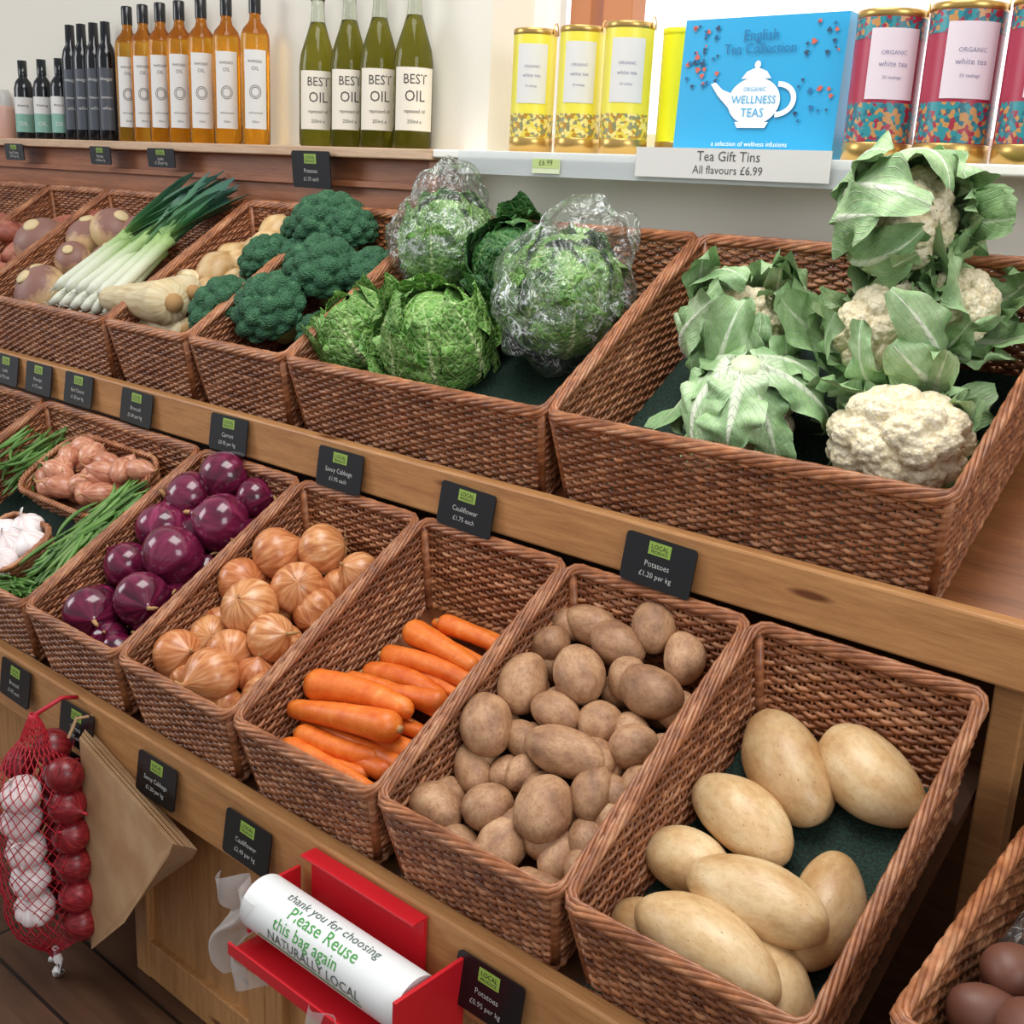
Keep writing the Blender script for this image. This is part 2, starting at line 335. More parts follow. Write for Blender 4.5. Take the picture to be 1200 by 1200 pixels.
def basket_mesh(W,D,H,k=0.,tp=.02):
    mb=MB(); _,_,per=rrect(W,D,0,.02,8); ns=2*round(per/.019/2); sub=4; n=ns*sub; kk=np.arange(n)
    sp=.0060; rows=int((H-.006)/sp)
    for j in range(rows):
        z=-H+.006+j*sp; P,Nn,_=rrect(W,D,tp*(-z/H)+.003,.02,n)
        off=.0026*np.cos(pi*kk/sub+pi*j)+rng.normal(0,.0004,n)
        Q=np.concatenate([P+Nn*off[:,None],np.full((n,1),z)+rng.normal(0,.0005,(n,1))],1)
        tube(mb,Q,.0031*rng.uniform(.85,1.15),5,True,rnd=rng.uniform())
    Pt,Nt,_=rrect(W,D,.003,.02,ns);Pb,Nb,_=rrect(W,D,tp+.003,.02,ns)
    for i in range(ns):
        tube(mb,[[*Pb[i],-H],[*Pt[i],0]],.0028,4,ref=(0.3,1,0),rnd=rng.uniform()*.4,caps=False)
    for (x,y) in ((.01,.01),(W-.01,.01),(.01,D-.01),(W-.01,D-.01)):
        cx,cy=np.sign(W/2-x)*tp,np.sign(D/2-y)*tp
        tube(mb,[[x+cx,y+cy,-H],[x,y,0]],.0085,7,ref=(.3,1,0),rnd=.5)
    def rope(z,ins,N,hr,sr,pitch):
        n=int(per/.012); P,Nn,_=rrect(W,D,ins,.02,n); s=np.arange(n)*per/n; turns=round(per/pitch)
        for i in range(N):
            a=2*pi*(turns*s/per+i/N)
            Q=np.concatenate([P+Nn*(hr*np.cos(a))[:,None],(z+hr*.8*np.sin(a))[:,None]],1)
            tube(mb,Q,sr*rng.uniform(.9,1.1),6,True,rnd=rng.uniform(.4,1))
    rope(0.,.0035,6,.0060,.0035,.17); rope(-H+.004,tp+.002,3,.0045,.0042,.06)
    boxm(mb,tp,W-tp,tp,D-tp,-H,-H+.004)
    o=mb.build('b',[M_wick]); me=o.data; bpy.data.objects.remove(o)
    co_=np.zeros(len(me.vertices)*3); me.vertices.foreach_get('co',co_); co_=co_.reshape(-1,3); co_[:,1]+=k*co_[:,2]; me.vertices.foreach_set('co',co_.ravel()); me.update(); return me
G=.004
LD,LH,LT=.482,.13,math.atan2(.2508,.4116); UD,UH,UT=.500,.148,math.atan2(.2764,.4168)
KL,KU=.75*math.tan(LT),.75*math.tan(UT)
mLn=basket_mesh(.33-G,LD,LH,KL); mLw=basket_mesh(.66-G,LD,LH,KL); mUn=basket_mesh(.33-G,UD,UH,KU); mUw=basket_mesh(.66-G,UD,UH,KU)
def put_basket(me,x,low,liner=False,W=.33,org=None,tilt=None):
    o=obj('wicker_basket',me); t=LT if low else UT
    if tilt is not None: t=tilt
    o.location=org or ((x+G/2,0,0) if low else (x+G/2,.4339,.4732)); o.rotation_euler=(t,0,0)
    if liner:
        D,H,K=(LD,LH,KL) if low else (UD,UH,KU); mb=MB(); boxm(mb,.024,W-.028,.024-K*H,D-.024-K*H,-H+.006,-H+.012); mb.build('green_liner',[M_mat],False,o)
    return o
for x,w,ln in ((0,0,1),(-.33,0,0),(-.66,0,0),(-.99,0,0),(-1.32,0,0),(-1.98,1,1),(-2.64,1,1)): put_basket(mLw if w else mLn,x,True,ln,.66 if w else .33)
XA=-.417
for x,w,ln in ((XA,1,1),(XA-.66,1,1),(XA-.99,0,0),(XA-1.32,0,0),(XA-1.98,1,0),(XA-2.31,0,0),(XA-2.97,1,0)): put_basket(mUw if w else mUn,x,False,ln,.66 if w else .33)
put_basket(mLw,0,True,True,.66,org=(.42,-.055,.106),tilt=math.radians(7.2))
rs=obj('side_display_shelf')
boxo('side_shelf_top',.43,1.3,-.10,.42,-.07,-.05,M_board,rs);boxo('side_shelf_leg',.45,.49,.0,.04,FZ,-.07,M_board,rs);boxo('side_shelf_leg',1.2,1.24,.0,.04,FZ,-.07,M_board,rs);boxo('side_shelf_leg',.45,.49,.36,.40,FZ,-.07,M_board,rs)
# ------------------------------------------------------------------ produce
EX=np.array([.966,.219,.133])/.88;EY=np.array([.615,-.674,-.41])/.644;NV=unit((0,-.52,.854))
def pot(mb,c,a,b,ang=None,mat=0,fr=1.6,amp=.035,res=(30,20),bend=.12,tall=.94):
    P,F=sph(*res); P=P[:,[2,0,1]]
    if ang is None: d=unit(rng.normal(size=3)*np.array([1,1,.4]))
    else:
        t=math.radians(ang); d=math.cos(t)*EX+math.sin(t)*EY; a=a*min(np.linalg.norm(d),1.28); d=unit(d)
    r=1+wob(P,amp,fr)+wob(P,amp*.25,5)
    V=P*r[:,None]*np.array([a,b,b*tall]); V[:,1]+=bend*rng.normal()*b*(V[:,0]/a)**2
    k=unit(NV-d*np.dot(NV,d)); R=np.stack([d,np.cross(k,d),k],1)
    mb.add(V@R.T+np.array(c),F,mat,P,rng.uniform())
def mm(s): return [tuple(float(v)/1000 for v in it.split(',')) for it in s.split()]
mb=MB()
for (x,y,z,a,b),an in zip(mm("110,336,100,72,54 212,360,115,68,53 100,246,55,62,46 68,180,5,52,41 179,148,20,74,47 249,198,16,66,43 160,80,-16,76,48 232,104,-46,54,45 70,92,-52,42,34"),(60,52,38,15,10,122,22,60,30)):
    pot(mb,(x,y,z),a,b,an,amp=.045,res=(40,28))
mb.build('baking_potatoes',[M_bake])
mb=MB()
P_=mm("-286,180,75,42,39 -289,260,113,41,39 -209,293,144,40,38 -300,336,150,33,31 -260,386,180,42,31 -196,362,175,39,33 -157,405,205,39,36 -90,386,180,35,32 -98,314,146,40,38 -163,349,138,30,28 -150,188,79,52,34 -206,240,101,33,28 -146,265,96,36,34 -74,245,94,37,33 -202,165,35,28,24 -280,149,16,36,28 -283,78,-17,36,34 -207,99,5,37,35 -125,120,28,38,40 -84,171,49,34,30 -162,80,-26,37,35 -85,107,-20,33,28 -305,380,170,30,26 -91,158,1,27,25 -230,200,62,30,26 -150,330,146,30,28 -110,215,72,28,26 -245,330,136,30,28 -70,60,-50,32,28 -220,60,-45,32,28 -60,330,125,32,28 -62,190,45,28,26 -58,130,5,28,26")
for i,(x,y,z,a,b) in enumerate(P_):
    an={0:80,10:10,18:110,4:20,5:30}.get(i); pot(mb,(x,y,z-.004),a,b,an if an is not None else rng.uniform(0,180),amp=.03)
for x in np.arange(-.290,-.04,.062):
    for s in np.arange(.05,.43,.066):
        for lv in (0,1): pot(mb,(x+rng.normal(0,.006),s*.854+.03-.02*lv,s*.52-.105+.026*lv+rng.normal(0,.004)),.032,.028)
mb.build('potatoes',[M_pot])
def carrot(mb,p0,p1,r0,r1):
    p0=np.array(p0);p1=np.array(p1); t=np.linspace(0,1,26); d=p1-p0; side=unit(np.cross(d,NV)); L=np.linalg.norm(d)
    P=p0+np.outer(t,d)+np.outer(np.sin(t*pi),side)*rng.normal(0,.006)
    r=(r0+(r1-r0)*t)*(1+rng.normal(0,.012,26)); e0=np.clip(t*L/r0,0,1);e1=np.clip((1-t)*L/(r1*1.3),0,1)
    r*=np.sqrt(1-(1-e0)**2+.02)*np.sqrt(1-(1-e1)**2+.01)
    tube(mb,P,r,14,ref=NV,loc='u',rnd=rng.uniform())
    u=unit(d); tube(mb,[p0-u*.004,p0+u*.004],.006,8,ref=NV,mat=1)
mb=MB()
C_=mm("-640,134,28,29 -428,170,40,16 -417,132,30,27 -640,98,-2,15 -607,90,-30,21 -440,119,-23,14 -625,73,-51,16 -445,97,-46,12 -590,311,92,25 -410,296,80,13 -552,350,105,19 -400,352,100,12 -599,262,56,20 -400,278,62,14 -603,225,32,22 -430,240,36,14 -400,215,50,20 -560,190,30,12")
for i in range(0,len(C_),2): carrot(mb,C_[i][:3],C_[i+1][:3],C_[i][3],C_[i+1][3])
for s in np.arange(.05,.40,.036):
    for lv in (0,1):
        if lv and s>.22: continue
        xl=-.63 if s<.2 else -.57
        a=(xl+rng.uniform(0,.03),s*.854+.035+rng.normal(0,.015),s*.52-.095+.028*lv); b=(-.37-rng.uniform(0,.05),s*.854+.035+rng.normal(0,.015),s*.52-.097+.028*lv)
        if rng.uniform()<.5:a,b=b,a
        carrot(mb,a,b,.018,.009)
mb.build('carrots',[M_carrot,M_dry])
def onion(mb,c,R,ax,sq=.9,neck=.6,mat=0,mdry=1,lobes=0,roots=True,el=1.):
    nu,nv=28,26; ph=np.linspace(-pi/2,pi/2,nv); r=np.cos(ph)*(1+.02); z=sq*np.sin(ph)*el
    t=np.clip((ph-.95)/(pi/2-.95),0,1); z=z+t**2*.34*neck; r=np.maximum(r*(1-.2*t),.085*(ph>0))
    th=np.arange(nu)*2*pi/nu; T,Z=np.meshgrid(th,z,indexing='ij'); Rr=np.broadcast_to(r,(nu,nv)).copy()
    if lobes: Rr*=1+.09*np.abs(np.cos(lobes*T/2))
    P=np.stack([Rr*np.cos(T),Rr*np.sin(T),Z],2).reshape(-1,3); P=P*(1+wob(P,.02,1.5))[:,None]
    M=frame(ax,rng.normal(size=3)); loc=np.stack([np.cos(T),np.sin(T),Z*.35],2).reshape(-1,3); rd=rng.uniform()
    mb.add(R*P@M.T+np.array(c),gridF(nu,nv,True,False),mat,loc,rd)
    zt=z[-1]; w=rng.normal(0,.1,2)
    tp=np.array([[0,0,zt-.05],[w[0]*.4,w[1]*.4,zt+.10*neck],[w[0],w[1],zt+.24*neck],[w[0]*2,w[1]*2,zt+.38*neck]])*R
    tube(mb,tp@M.T+np.array(c),np.array([.10,.07,.08,.03])*R,7,ref=M[:,0],mat=mdry,rnd=rd,caps=True)
    if roots:
        for _ in range(7):
            d=rng.normal(0,.1,2); tube(mb,(np.array([[d[0]*.5,d[1]*.5,-sq*el+.03],[d[0],d[1],-sq*el-.07],[d[0]*2.2,d[1]*2.2,-sq*el-.13]])*R)@M.T+np.array(c),.012*R,3,ref=M[:,0],mat=mdry)
def rax(): return unit(np.array([rng.normal(0,1.),-.3+rng.normal(0,.9),.25+rng.normal(0,.6)]))
mb=MB()
for x,y,z,r in mm("-925,301,148,48 -849,345,165,46 -950,238,100,44 -833,274,112,45 -870,195,83,50 -760,353,140,38 -790,285,80,38 -798,189,50,42 -950,187,29,32 -929,155,19,40 -851,140,20,40 -940,93,2,43 -905,84,-30,30 -821,79,3,48 -720,330,120,40 -720,260,80,40 -740,130,5,40 -730,200,40,40"):
    if x>-.75 : z-=.03
    onion(mb,(x,y,z-.004),r*1.04,rax())
for x in np.arange(-.94,-.70,.075):
    for s in np.arange(.05,.42,.075): onion(mb,(x,s*.854+.04,s*.52-.075),.036,rax(),roots=False)
mb.build('brown_onions',[M_onion,M_dry])
mb=MB()
for x,y,z,r in mm("-1210,392,222,53 -1265,340,175,54 -1115,395,198,40 -1125,318,159,56 -1265,277,124,52 -1265,193,62,46 -1152,225,102,58 -1130,140,40,50 -1210,81,4,50 -1150,80,-30,33 -1205,310,117,36 -1265,130,0,32 -1060,355,160,45 -1050,290,110,45 -1050,200,60,45 -1060,120,0,45"):
    if x>-1.07: z-=.035
    onion(mb,(x,y,z-.004),r*1.06,rax(),.92,.5)
for x in np.arange(-1.27,-1.03,.075):
    for s in np.arange(.05,.42,.075): onion(mb,(x,s*.854+.04,s*.52-.075),.036,rax(),roots=False)
mb.build('red_onions',[M_redon,M_dry])
def tray(name,c,W,D,H,az):
    mb=MB(); _,_,per=rrect(W,D,0,min(W,D)*.35,8); n=2*round(per/.02/2)*4;k=np.arange(n)
    for j in range(int(H/.0062)):
        P,Nn,_=rrect(W,D,.012-.012*j*.0062/H,min(W,D)*.33,n); off=.002*np.cos(pi*k/4+pi*j)
        tube(mb,np.concatenate([P+Nn*off[:,None],np.full((n,1),-H+j*.0062)],1),.0034,5,True,rnd=rng.uniform(.5,1))
    P,Nn,_=rrect(W,D,0,min(W,D)*.33,n)
    for i in range(3):
        a=2*pi*(np.arange(n)*30/n+i/3); tube(mb,np.concatenate([P+Nn*(.004*np.cos(a))[:,None],(.004*np.sin(a))[:,None]],1),.004,5,True,rnd=.8)
    tube(mb,[[W*.5,D*.15,-H],[W*.5,D*.85,-H]],W*.42,12,flat=.02)
    o=mb.build(name,[M_wick]); o.location=c; o.rotation_euler=(LT,0,az); return o
tray('small_wicker_tray',(-1.82,.23,.10),.38,.20,.055,0)
tray('small_wicker_tray',(-1.72,.06,-.0),.20,.14,.05,0)
mb=MB()
for i in range(40):
    s=rng.uniform(.03,.18);x=rng.uniform(-1.79,-1.47); z=.105+rng.uniform(-.03,.03)+(s-.02)*.52
    if i<8: x,s,z=[(-1.66,.13,.20),(-1.60,.06,.150),(-1.52,.12,.19),(-1.70,.06,.16),(-1.56,.1,.18),(-1.64,.03,.14),(-1.73,.11,.185),(-1.50,.05,.15)][i]
    onion(mb,(x,.235+s*.854,z-.01),.025,np.array([rng.normal(),rng.normal(0,.6),.2]),1.5,1.,roots=False,el=1.)
mb.build('shallots',[M_shal,M_dry])
mb=MB()
for x,y,z in ((-1.602,.112,.035),(-1.66,.13,.045),(-1.61,.16,.062),(-1.68,.08,.02),(-1.57,.08,.01),(-1.63,.075,.015),(-1.56,.14,.04)):
    onion(mb,(x,y,z),.034,unit((rng.normal(0,.3),-.4,1)),.8,1.,lobes=9)
mb.build('garlic_bulbs',[M_garlic,M_garlic])
M_bean=skin('green_bean_skin','#426f2e','#62913f','#86ae5e',.4,5)
mb=MB()
def bean(cx,cy,cz,L,d):
    t=np.linspace(-.5,.5,9); d=unit(d); s=unit(np.cross(d,NV)); P=np.array((cx,cy,cz))+np.outer(t*L,d)+np.outer(t**2,s)*rng.normal(0,.05)
    tube(mb,P,.0045*np.sqrt(1-(2*t)**2*.9),6,ref=NV,rnd=rng.uniform())
for i in range(260):
    s=rng.uniform(.09,.30); x=-1.42+rng.normal(0,.035); bean(min(x,-1.36),s*.854+.04,s*.52-.055+rng.uniform(-.03,.06),.11,(rng.normal(0,.3),.854,.52))
for i in range(60):
    s=rng.uniform(.02,.08); bean(-1.50+rng.normal(0,.03),s*.854+.03,s*.52-.06+rng.uniform(-.02,.025),.11,(1,rng.normal(0,.5),.2))
for i in range(60):
    bean(-1.87+rng.normal(0,.03),.36+rng.uniform(-.1,.02),.16+rng.uniform(-.06,.03),.12,(rng.normal(0,.5),.854,.52))
mb.build('green_beans',[M_bean])
mb=MB()
for i in range(18): onion(mb,(-2.15+rng.normal(0,.1)-.1,.1+.25*rng.uniform(),.07+.15*rng.uniform()),.045,rax())
mb.build('white_onions',[skin('white_onion_skin','#b99a70','#e0cba2','#f0e6ca'),M_dry])
def florets(P,N,sg,amp):
    Q=fib(N)+rng.normal(0,.25/math.sqrt(N),(N,3)); Q/=np.linalg.norm(Q,axis=1)[:,None]
    d=np.max(P@Q.T,axis=1); a=np.arccos(np.clip(d,-1,1)); s=2.0/math.sqrt(N)*sg
    return amp*np.sqrt(np.clip(1-(a/s)**2,0,1))
def broc(mb,c,R,ax,sq=.8):
    P,F=sph(96,64); r=.84+wob(P,.03,2)+florets(P,46,.95,.17)+florets(P,700,.95,.03)
    V=P*r[:,None]*R*np.array([1,1,sq]); V[:,2]=np.where(V[:,2]<0,V[:,2]*.5,V[:,2])
    M=frame(ax,rng.normal(size=3)); mb.add(V@M.T+np.array(c),F,0,P,rng.uniform())
    tube(mb,(np.array([[0,0,-.1],[0,0,-1.0]])*R)@M.T+np.array(c),[R*.45,R*.3],10,ref=M[:,0],mat=1)
mb=MB()
for x,y,z,r,ax in ((-1.375,.80,.715,.090,(.1,-.3,1)),(-1.30,.80,.71,.065,(.4,-.2,1)),(-1.48,.705,.63,.070,(-.3,-.5,1)),(-1.275,.70,.625,.086,(.3,-.6,1)),(-1.465,.57,.525,.082,(-.3,-.8,.8)),(-1.31,.58,.540,.086,(.2,-.8,.8)),(-1.37,.66,.56,.07,(0,-.6,1)),(-1.17,.75,.62,.07,(.2,-.5,1)),(-1.18,.62,.50,.06,(.2,-.5,1)),(-1.40,.74,.64,.06,(0,-.4,1)),(-1.47,.80,.70,.055,(-.3,-.4,1))):
    broc(mb,(x,y,z),r,ax)
mb.build('broccoli_heads',[M_broc,M_bstalk])
def leafrev(mb,c,M,R,az,h,p0,p1,base,flare,ruf,rf,mat=0,tip=0.,nu=30,nv=26,pw=2.,crk=0.,rb=.04,twist=0.):
    u=np.linspace(0,1,nu);v=np.linspace(-1,1,nv);U,Vv=np.meshgrid(u,v,indexing='ij'); sd=rng.uniform(0,6.28)
    psi=p0+(p1-p0)*U; w=h*np.sin(pi*np.clip(U*.92+.06,0,1)**.8)**.55
    rad=R*(base+flare*U**pw+rb*np.exp(-(Vv/.1)**2)*(1-U)+tip*np.clip(U-.7,0,1)**2*11)
    rad+=R*ruf*Vv**2*(.35+U)*(np.sin(rf*2*pi*U+sd+2*np.sign(Vv))+.5*np.sin(rf*4.3*pi*U+sd*2+Vv*3))
    if crk: rad+=R*crk*np.sin(U*38+3*np.sin(Vv*9+sd))*np.sin(Vv*15+2*np.sin(U*13))
    a=az+twist*U**2+Vv*w/np.maximum(np.cos(psi),.38)
    z=np.sin(psi)+.05*ruf*np.sin(rf*5*U+sd)
    P=np.stack([rad*np.cos(psi)*np.cos(a),rad*np.cos(psi)*np.sin(a),rad*z],2).reshape(-1,3)
    loc=np.stack([U,Vv,np.full_like(U,sd)],2)
    mb.add(P@M.T+np.array(c),gridF(nu,nv),mat,loc,rng.uniform())
M_cst=plain('cauliflower_stem','#dbe6bc',.5)
def cauli(c,R,ax,p1=(20,50),flare=.25,n=9,curd=.86,up=None,h=.5,basef=1.0,side=(1,1)):
    mb=MB(); M=frame(ax,up if up is not None else (0,0,1)); c=np.array(c)
    P,F=sph(110,80); r=.80+wob(P,.03,1.8)+florets(P,34,.95,.16)+florets(P,420,.95,.05)
    V=P*r[:,None]*R*curd*np.array([side[0],side[1],1]); V[:,2]=np.where(V[:,2]<0,V[:,2]*.6,V[:,2]*.9); mb.add(V@M.T+c,F,0,P,.5)
    tube(mb,(np.array([[0,0,-.3],[0,0,-.95],[0,0,-1.10]])*R)@M.T+c,[R*.4,R*.27,R*.24],12,ref=M[:,0],mat=2)
    for i in range(n):
        az=2*pi*i/n*1.0+rng.normal(0,.18); q=math.radians(rng.uniform(*p1)); o=(i%2)
        leafrev(mb,c,M,R,az,h*rng.uniform(.8,1.15),-1.35,q+(-.15 if o else .1),(.97 if not o else 1.07)*basef,flare*rng.uniform(.4,1.5),rng.uniform(.10,.2),2.3,1,tip=rng.uniform(-.35,.5),rb=.10,twist=rng.normal(0,.3))
    for i in range(6):
        leafrev(mb,c,M,R,rng.uniform(0,6.28),h*.6,-1.2,math.radians(rng.uniform(p1[0],p1[1]+12)),.93,flare*.5,.12,2.5,1,tip=rng.uniform(-.3,.4),twist=rng.normal(0,.5))
    return mb.build('cauliflower',[M_curd,M_cl,M_cst])
cauli((.000,.735,.800),.090,(.85,-.50,.10),(32,68),.36,11,h=.55,curd=.92)
cauli((-.238,.720,.612),.092,(.45,-.5,.8),(50,80),.30,12,h=.5)
cauli((.010,.70,.642),.090,(-.15,-.75,.6),(20,58),.38,11)
cauli((-.148,.600,.500),.088,(-.1,.40,-.8),(-5,35),.42,11,h=.45)
cauli((.092,.605,.500),.094,(.05,-.85,.3),(-20,12),.30,10,curd=1.03,side=(.88,1.1))
cauli((.09,.765,.685),.070,(.5,-.5,.6),(20,50),.45,9)
M_cbst=plain('cabbage_stem','#d5ddb0',.5)
def savoy(c,R,ax,ms,n=10,wrap=False,dark=False,peak=(-.3,.45,.85)):
    mb=MB(); M=frame(ax,rng.normal(size=3)); c=np.array(c)
    P,F=sph(48,32); mb.add((P*(1+wob(P,.02,4))[:,None]*R*.86)@M.T+c,F,0,P*.3+np.array([.6,.5,0]),.7)
    for i in range(n):
        az=2.4*i+rng.normal(0,.1); lay=i/n
        leafrev(mb,c,M,R,az,.95-.15*lay,-1.4,math.radians(75-35*lay+rng.normal(0,4)),.88+.10*lay,.06*lay+.02,.05+.03*lay,3.,1 if (dark and i>n*.3) else 0,tip=.05+.24*lay*(.3 if wrap else 1),nu=56,nv=52,crk=.018)
    if not wrap:
        for i in range(2): leafrev(mb,c,M,R,2.6*i+rng.uniform(0,1),.8,-1.3,math.radians(10),1.03,.14,.08,2.5,0 if not dark else 1,tip=.12,nu=50,nv=46,crk=.018)
    tube(mb,(np.array([[0,0,-.8],[0,0,-1.06]])*R)@M.T+c,R*.2,12,ref=M[:,0],mat=2)
    o=mb.build('savoy_cabbage',[ms,M_svd,M_cbst])
    if wrap:
        m2=MB(); P,F=sph(170,120); r=1.09+wob(P,.05,3)+np.abs(wob(P,.07,6))+.022*np.abs(wob(P,1,20)); k=np.clip(P@unit(peak)-.72,0,1); r+=1.6*k*(1+.5*wob(P,.5,14))
        m2.add(P*r[:,None]*R+c,F,0,P,0); m2.build('plastic_wrap',[M_film],True,o)
    return o
savoy((-1.030,.595,.510),.096,(-.3,-.5,.8),M_sv)
savoy((-.830,.605,.527),.112,(.25,-.5,.8),M_sv)
savoy((-1.0,.80,.695),.106,(.2,-.4,1),M_sv,wrap=True,peak=(-.1,.2,1))
savoy((-.80,.81,.660),.110,(.1,-.6,.7),M_svd,dark=True)
savoy((-.610,.71,.632),.116,(.45,-.45,.6),M_sv,wrap=True,peak=(.1,.5,.9))
M_sq=skin('butternut_skin','#cfa468','#e4c28a','#efd6a6',.4,2,bs=.05)
mb=MB()
for x,y,z,r in mm("-1660,700,595,45 -1600,772,645,34 -1645,745,610,34 -1560,770,655,40 -1690,760,620,37 -1560,690,570,40 -1600,830,690,40 -1610,640,545,38"):
    P,F=sph(32,28); zz=P[:,2]; k=np.where(zz>0,1-.42*np.clip(zz*1.4,0,1)**1.2,1.); V=np.stack([P[:,0]*k,P[:,1]*k,zz*1.5],1)*r
    M=frame((rng.normal(0,.5),.7,.5)); mb.add(V@M.T+np.array((x,y,z)),F,0,P,rng.uniform())
mb.build('butternut_squashes',[M_sq])
M_pars=skin('parsnip_skin','#c7ac7a','#e2d0a4','#f0e4c2',.55,5)
mb=MB()
for p0,p1,r0 in (((-1.58,.52,.530),(-1.93,.545,.505),.056),((-1.60,.585,.550),(-1.90,.62,.52),.044),((-1.58,.55,.465),(-1.86,.53,.445),.040),((-1.66,.63,.56),(-1.88,.70,.57),.034)):
    t=np.linspace(0,1,24);P=np.array(p0)+np.outer(t,np.array(p1)-np.array(p0)); r=r0*(1-.55*t)*np.sqrt(np.clip(t*14,0,1)*.5+.5)*np.sqrt(np.clip((1-t)*9,.02,1))
    tube(mb,P,r*(1+rng.normal(0,.02,24)),16,loc='u',rnd=rng.uniform())
    u=unit(np.array(p0)-np.array(p1)); tube(mb,[np.array(p0)-u*.002,np.array(p0)+u*.006],r0*.4,10,mat=1)
mb.build('parsnips',[M_pars,M_dry])
def leekm():
    n=NM('leek_skin',rough=.4); s=n.sep(n.attr('loc')); c=n.ramp(s[0],[(.0,'#f4f2e2'),(.22,'#e8ecd0'),(.38,'#a8c67a'),(.55,'#558a5a'),(1.,'#38645a')])
    f=n.noise(n.coord((1.5,25,25),src=n.attr('loc')),1.,3); c=n.mix(.4,c,n.ramp(f,[(.3,'#90a090'),(.7,'#ffffff')]),'MULTIPLY'); n.col(c); n.bump(f,.3,.003); return n.m
M_leek=leekm(); mb=MB()
for i in range(12):
    f=i/11; b=np.array([-2.13+.24*(i%6)/5,.515+.03*f,.462+.04*(i//6)+.01]); e=np.array([-1.86+.055*rng.normal()+.02*(i%6)/5,.84+.015*rng.normal(),.775+.02*(i//6)]); d=e-b
    sh_=b+d*.5; t=np.linspace(0,1,10); P=b+np.outer(t,d*.5)
    tube(mb,P,np.array([.009]+[.015]*8+[.018]),12,ref=NV,rnd=rng.uniform(),loc='u'); mb.L[-1][:,0]*=.45
    for j in range(9):
        q=rng.normal(0,.006,3); tube(mb,[b,b-unit(d)*.014+q],.0008,3)
    for j in range(6):
        t=np.linspace(0,1,12); q=e+np.array([rng.normal(0,.045),rng.normal(0,.015),rng.uniform(-.02,.03)])
        P=sh_+np.outer(t,q-sh_)*rng.uniform(.85,1.12)+np.outer(t**2,[0,0,-.02]); w=np.interp(t,[0,.3,.8,1],[.016,.019,.013,.003]); sd=unit(np.cross(d,NV)+rng.normal(0,.4,3))
        V=np.stack([P-sd*w[:,None]+NV*.4*w[:,None],P,P+sd*w[:,None]+NV*.4*w[:,None]],1); l=np.zeros((12,3,3)); l[:,:,0]=(.42+.58*t)[:,None]; l[:,:,1]=[-1,0,1]
        mb.add(V,gridF(12,3),0,l,rng.uniform())
mb.build('leeks',[M_leek])
def swedem():
    n=NM('swede_skin',rough=.5); s=n.sep(n.attr('loc')); v=item_coord(n); h=n.math('ADD',s[2],n.math('MULTIPLY',n.noise(v,3,3),.8))
    n.col(n.ramp(h,[(.2,'#d8bc88'),(.6,'#cfae80'),(.95,'#a27a62'),(1.,'#8c6458')])); n.bump(n.noise(v,6,3),.2,.003); return n.m
mb=MB()
for x,y,z,r in mm("-2480,685,600,78 -2243,550,490,74 -2290,671,570,50 -2220,761,650,66 -2340,600,500,60 -2340,760,620,70 -2140,700,570,60 -2150,800,640,60"):
    P,F=sph(28,24);V=P*(1+wob(P,.03,2))[:,None]*r*np.array([1,1,.85]); M=frame((.3+rng.normal(0,.3),-.5+rng.normal(0,.3),.8));mb.add(V@M.T+np.array((x,y,z)),F,0,P,rng.uniform())
    tube(mb,(np.array([[0,0,.8],[0,0,.9]])*r)@M.T+np.array((x,y,z)),[r*.32,r*.26],14,ref=M[:,0],mat=1)
mb.build('swedes',[swedem(),plain('swede_cut_top','#d6c092',.6)])
M_sweet=potato_mat('sweet_potato_skin','#984a38','#be6c56','#d69478','#6a3828')
mb=MB()
for i in range(26):
    s=rng.uniform(.08,.42); pot(mb,(-2.66+rng.normal(0,.16),.46+s*.83,.40+s*.55+rng.uniform(-.02,.06)),.08,.038,rng.uniform(-30,30))
mb.build('sweet_potatoes',[M_sweet])
mb=MB()
for i in range(34): pot(mb,(.48+.5*rng.uniform(),.03+.36*rng.uniform(),.05+rng.uniform(-.03,.10)),.045,.032)
sb=mb.build('bagged_brown_lumps',[plain('brown_lump_skin','#6a4030',.5)])  # unidentified bagged goods, modelled as plain brown lumps
P,F=sph(80,60); m2=MB(); m2.add(P*(1+np.abs(wob(P,.08,7)))[:,None]*np.array([.29,.21,.12])+np.array([.75,.21,.10]),F); m2.build('plastic_bag',[M_film],True,sb)
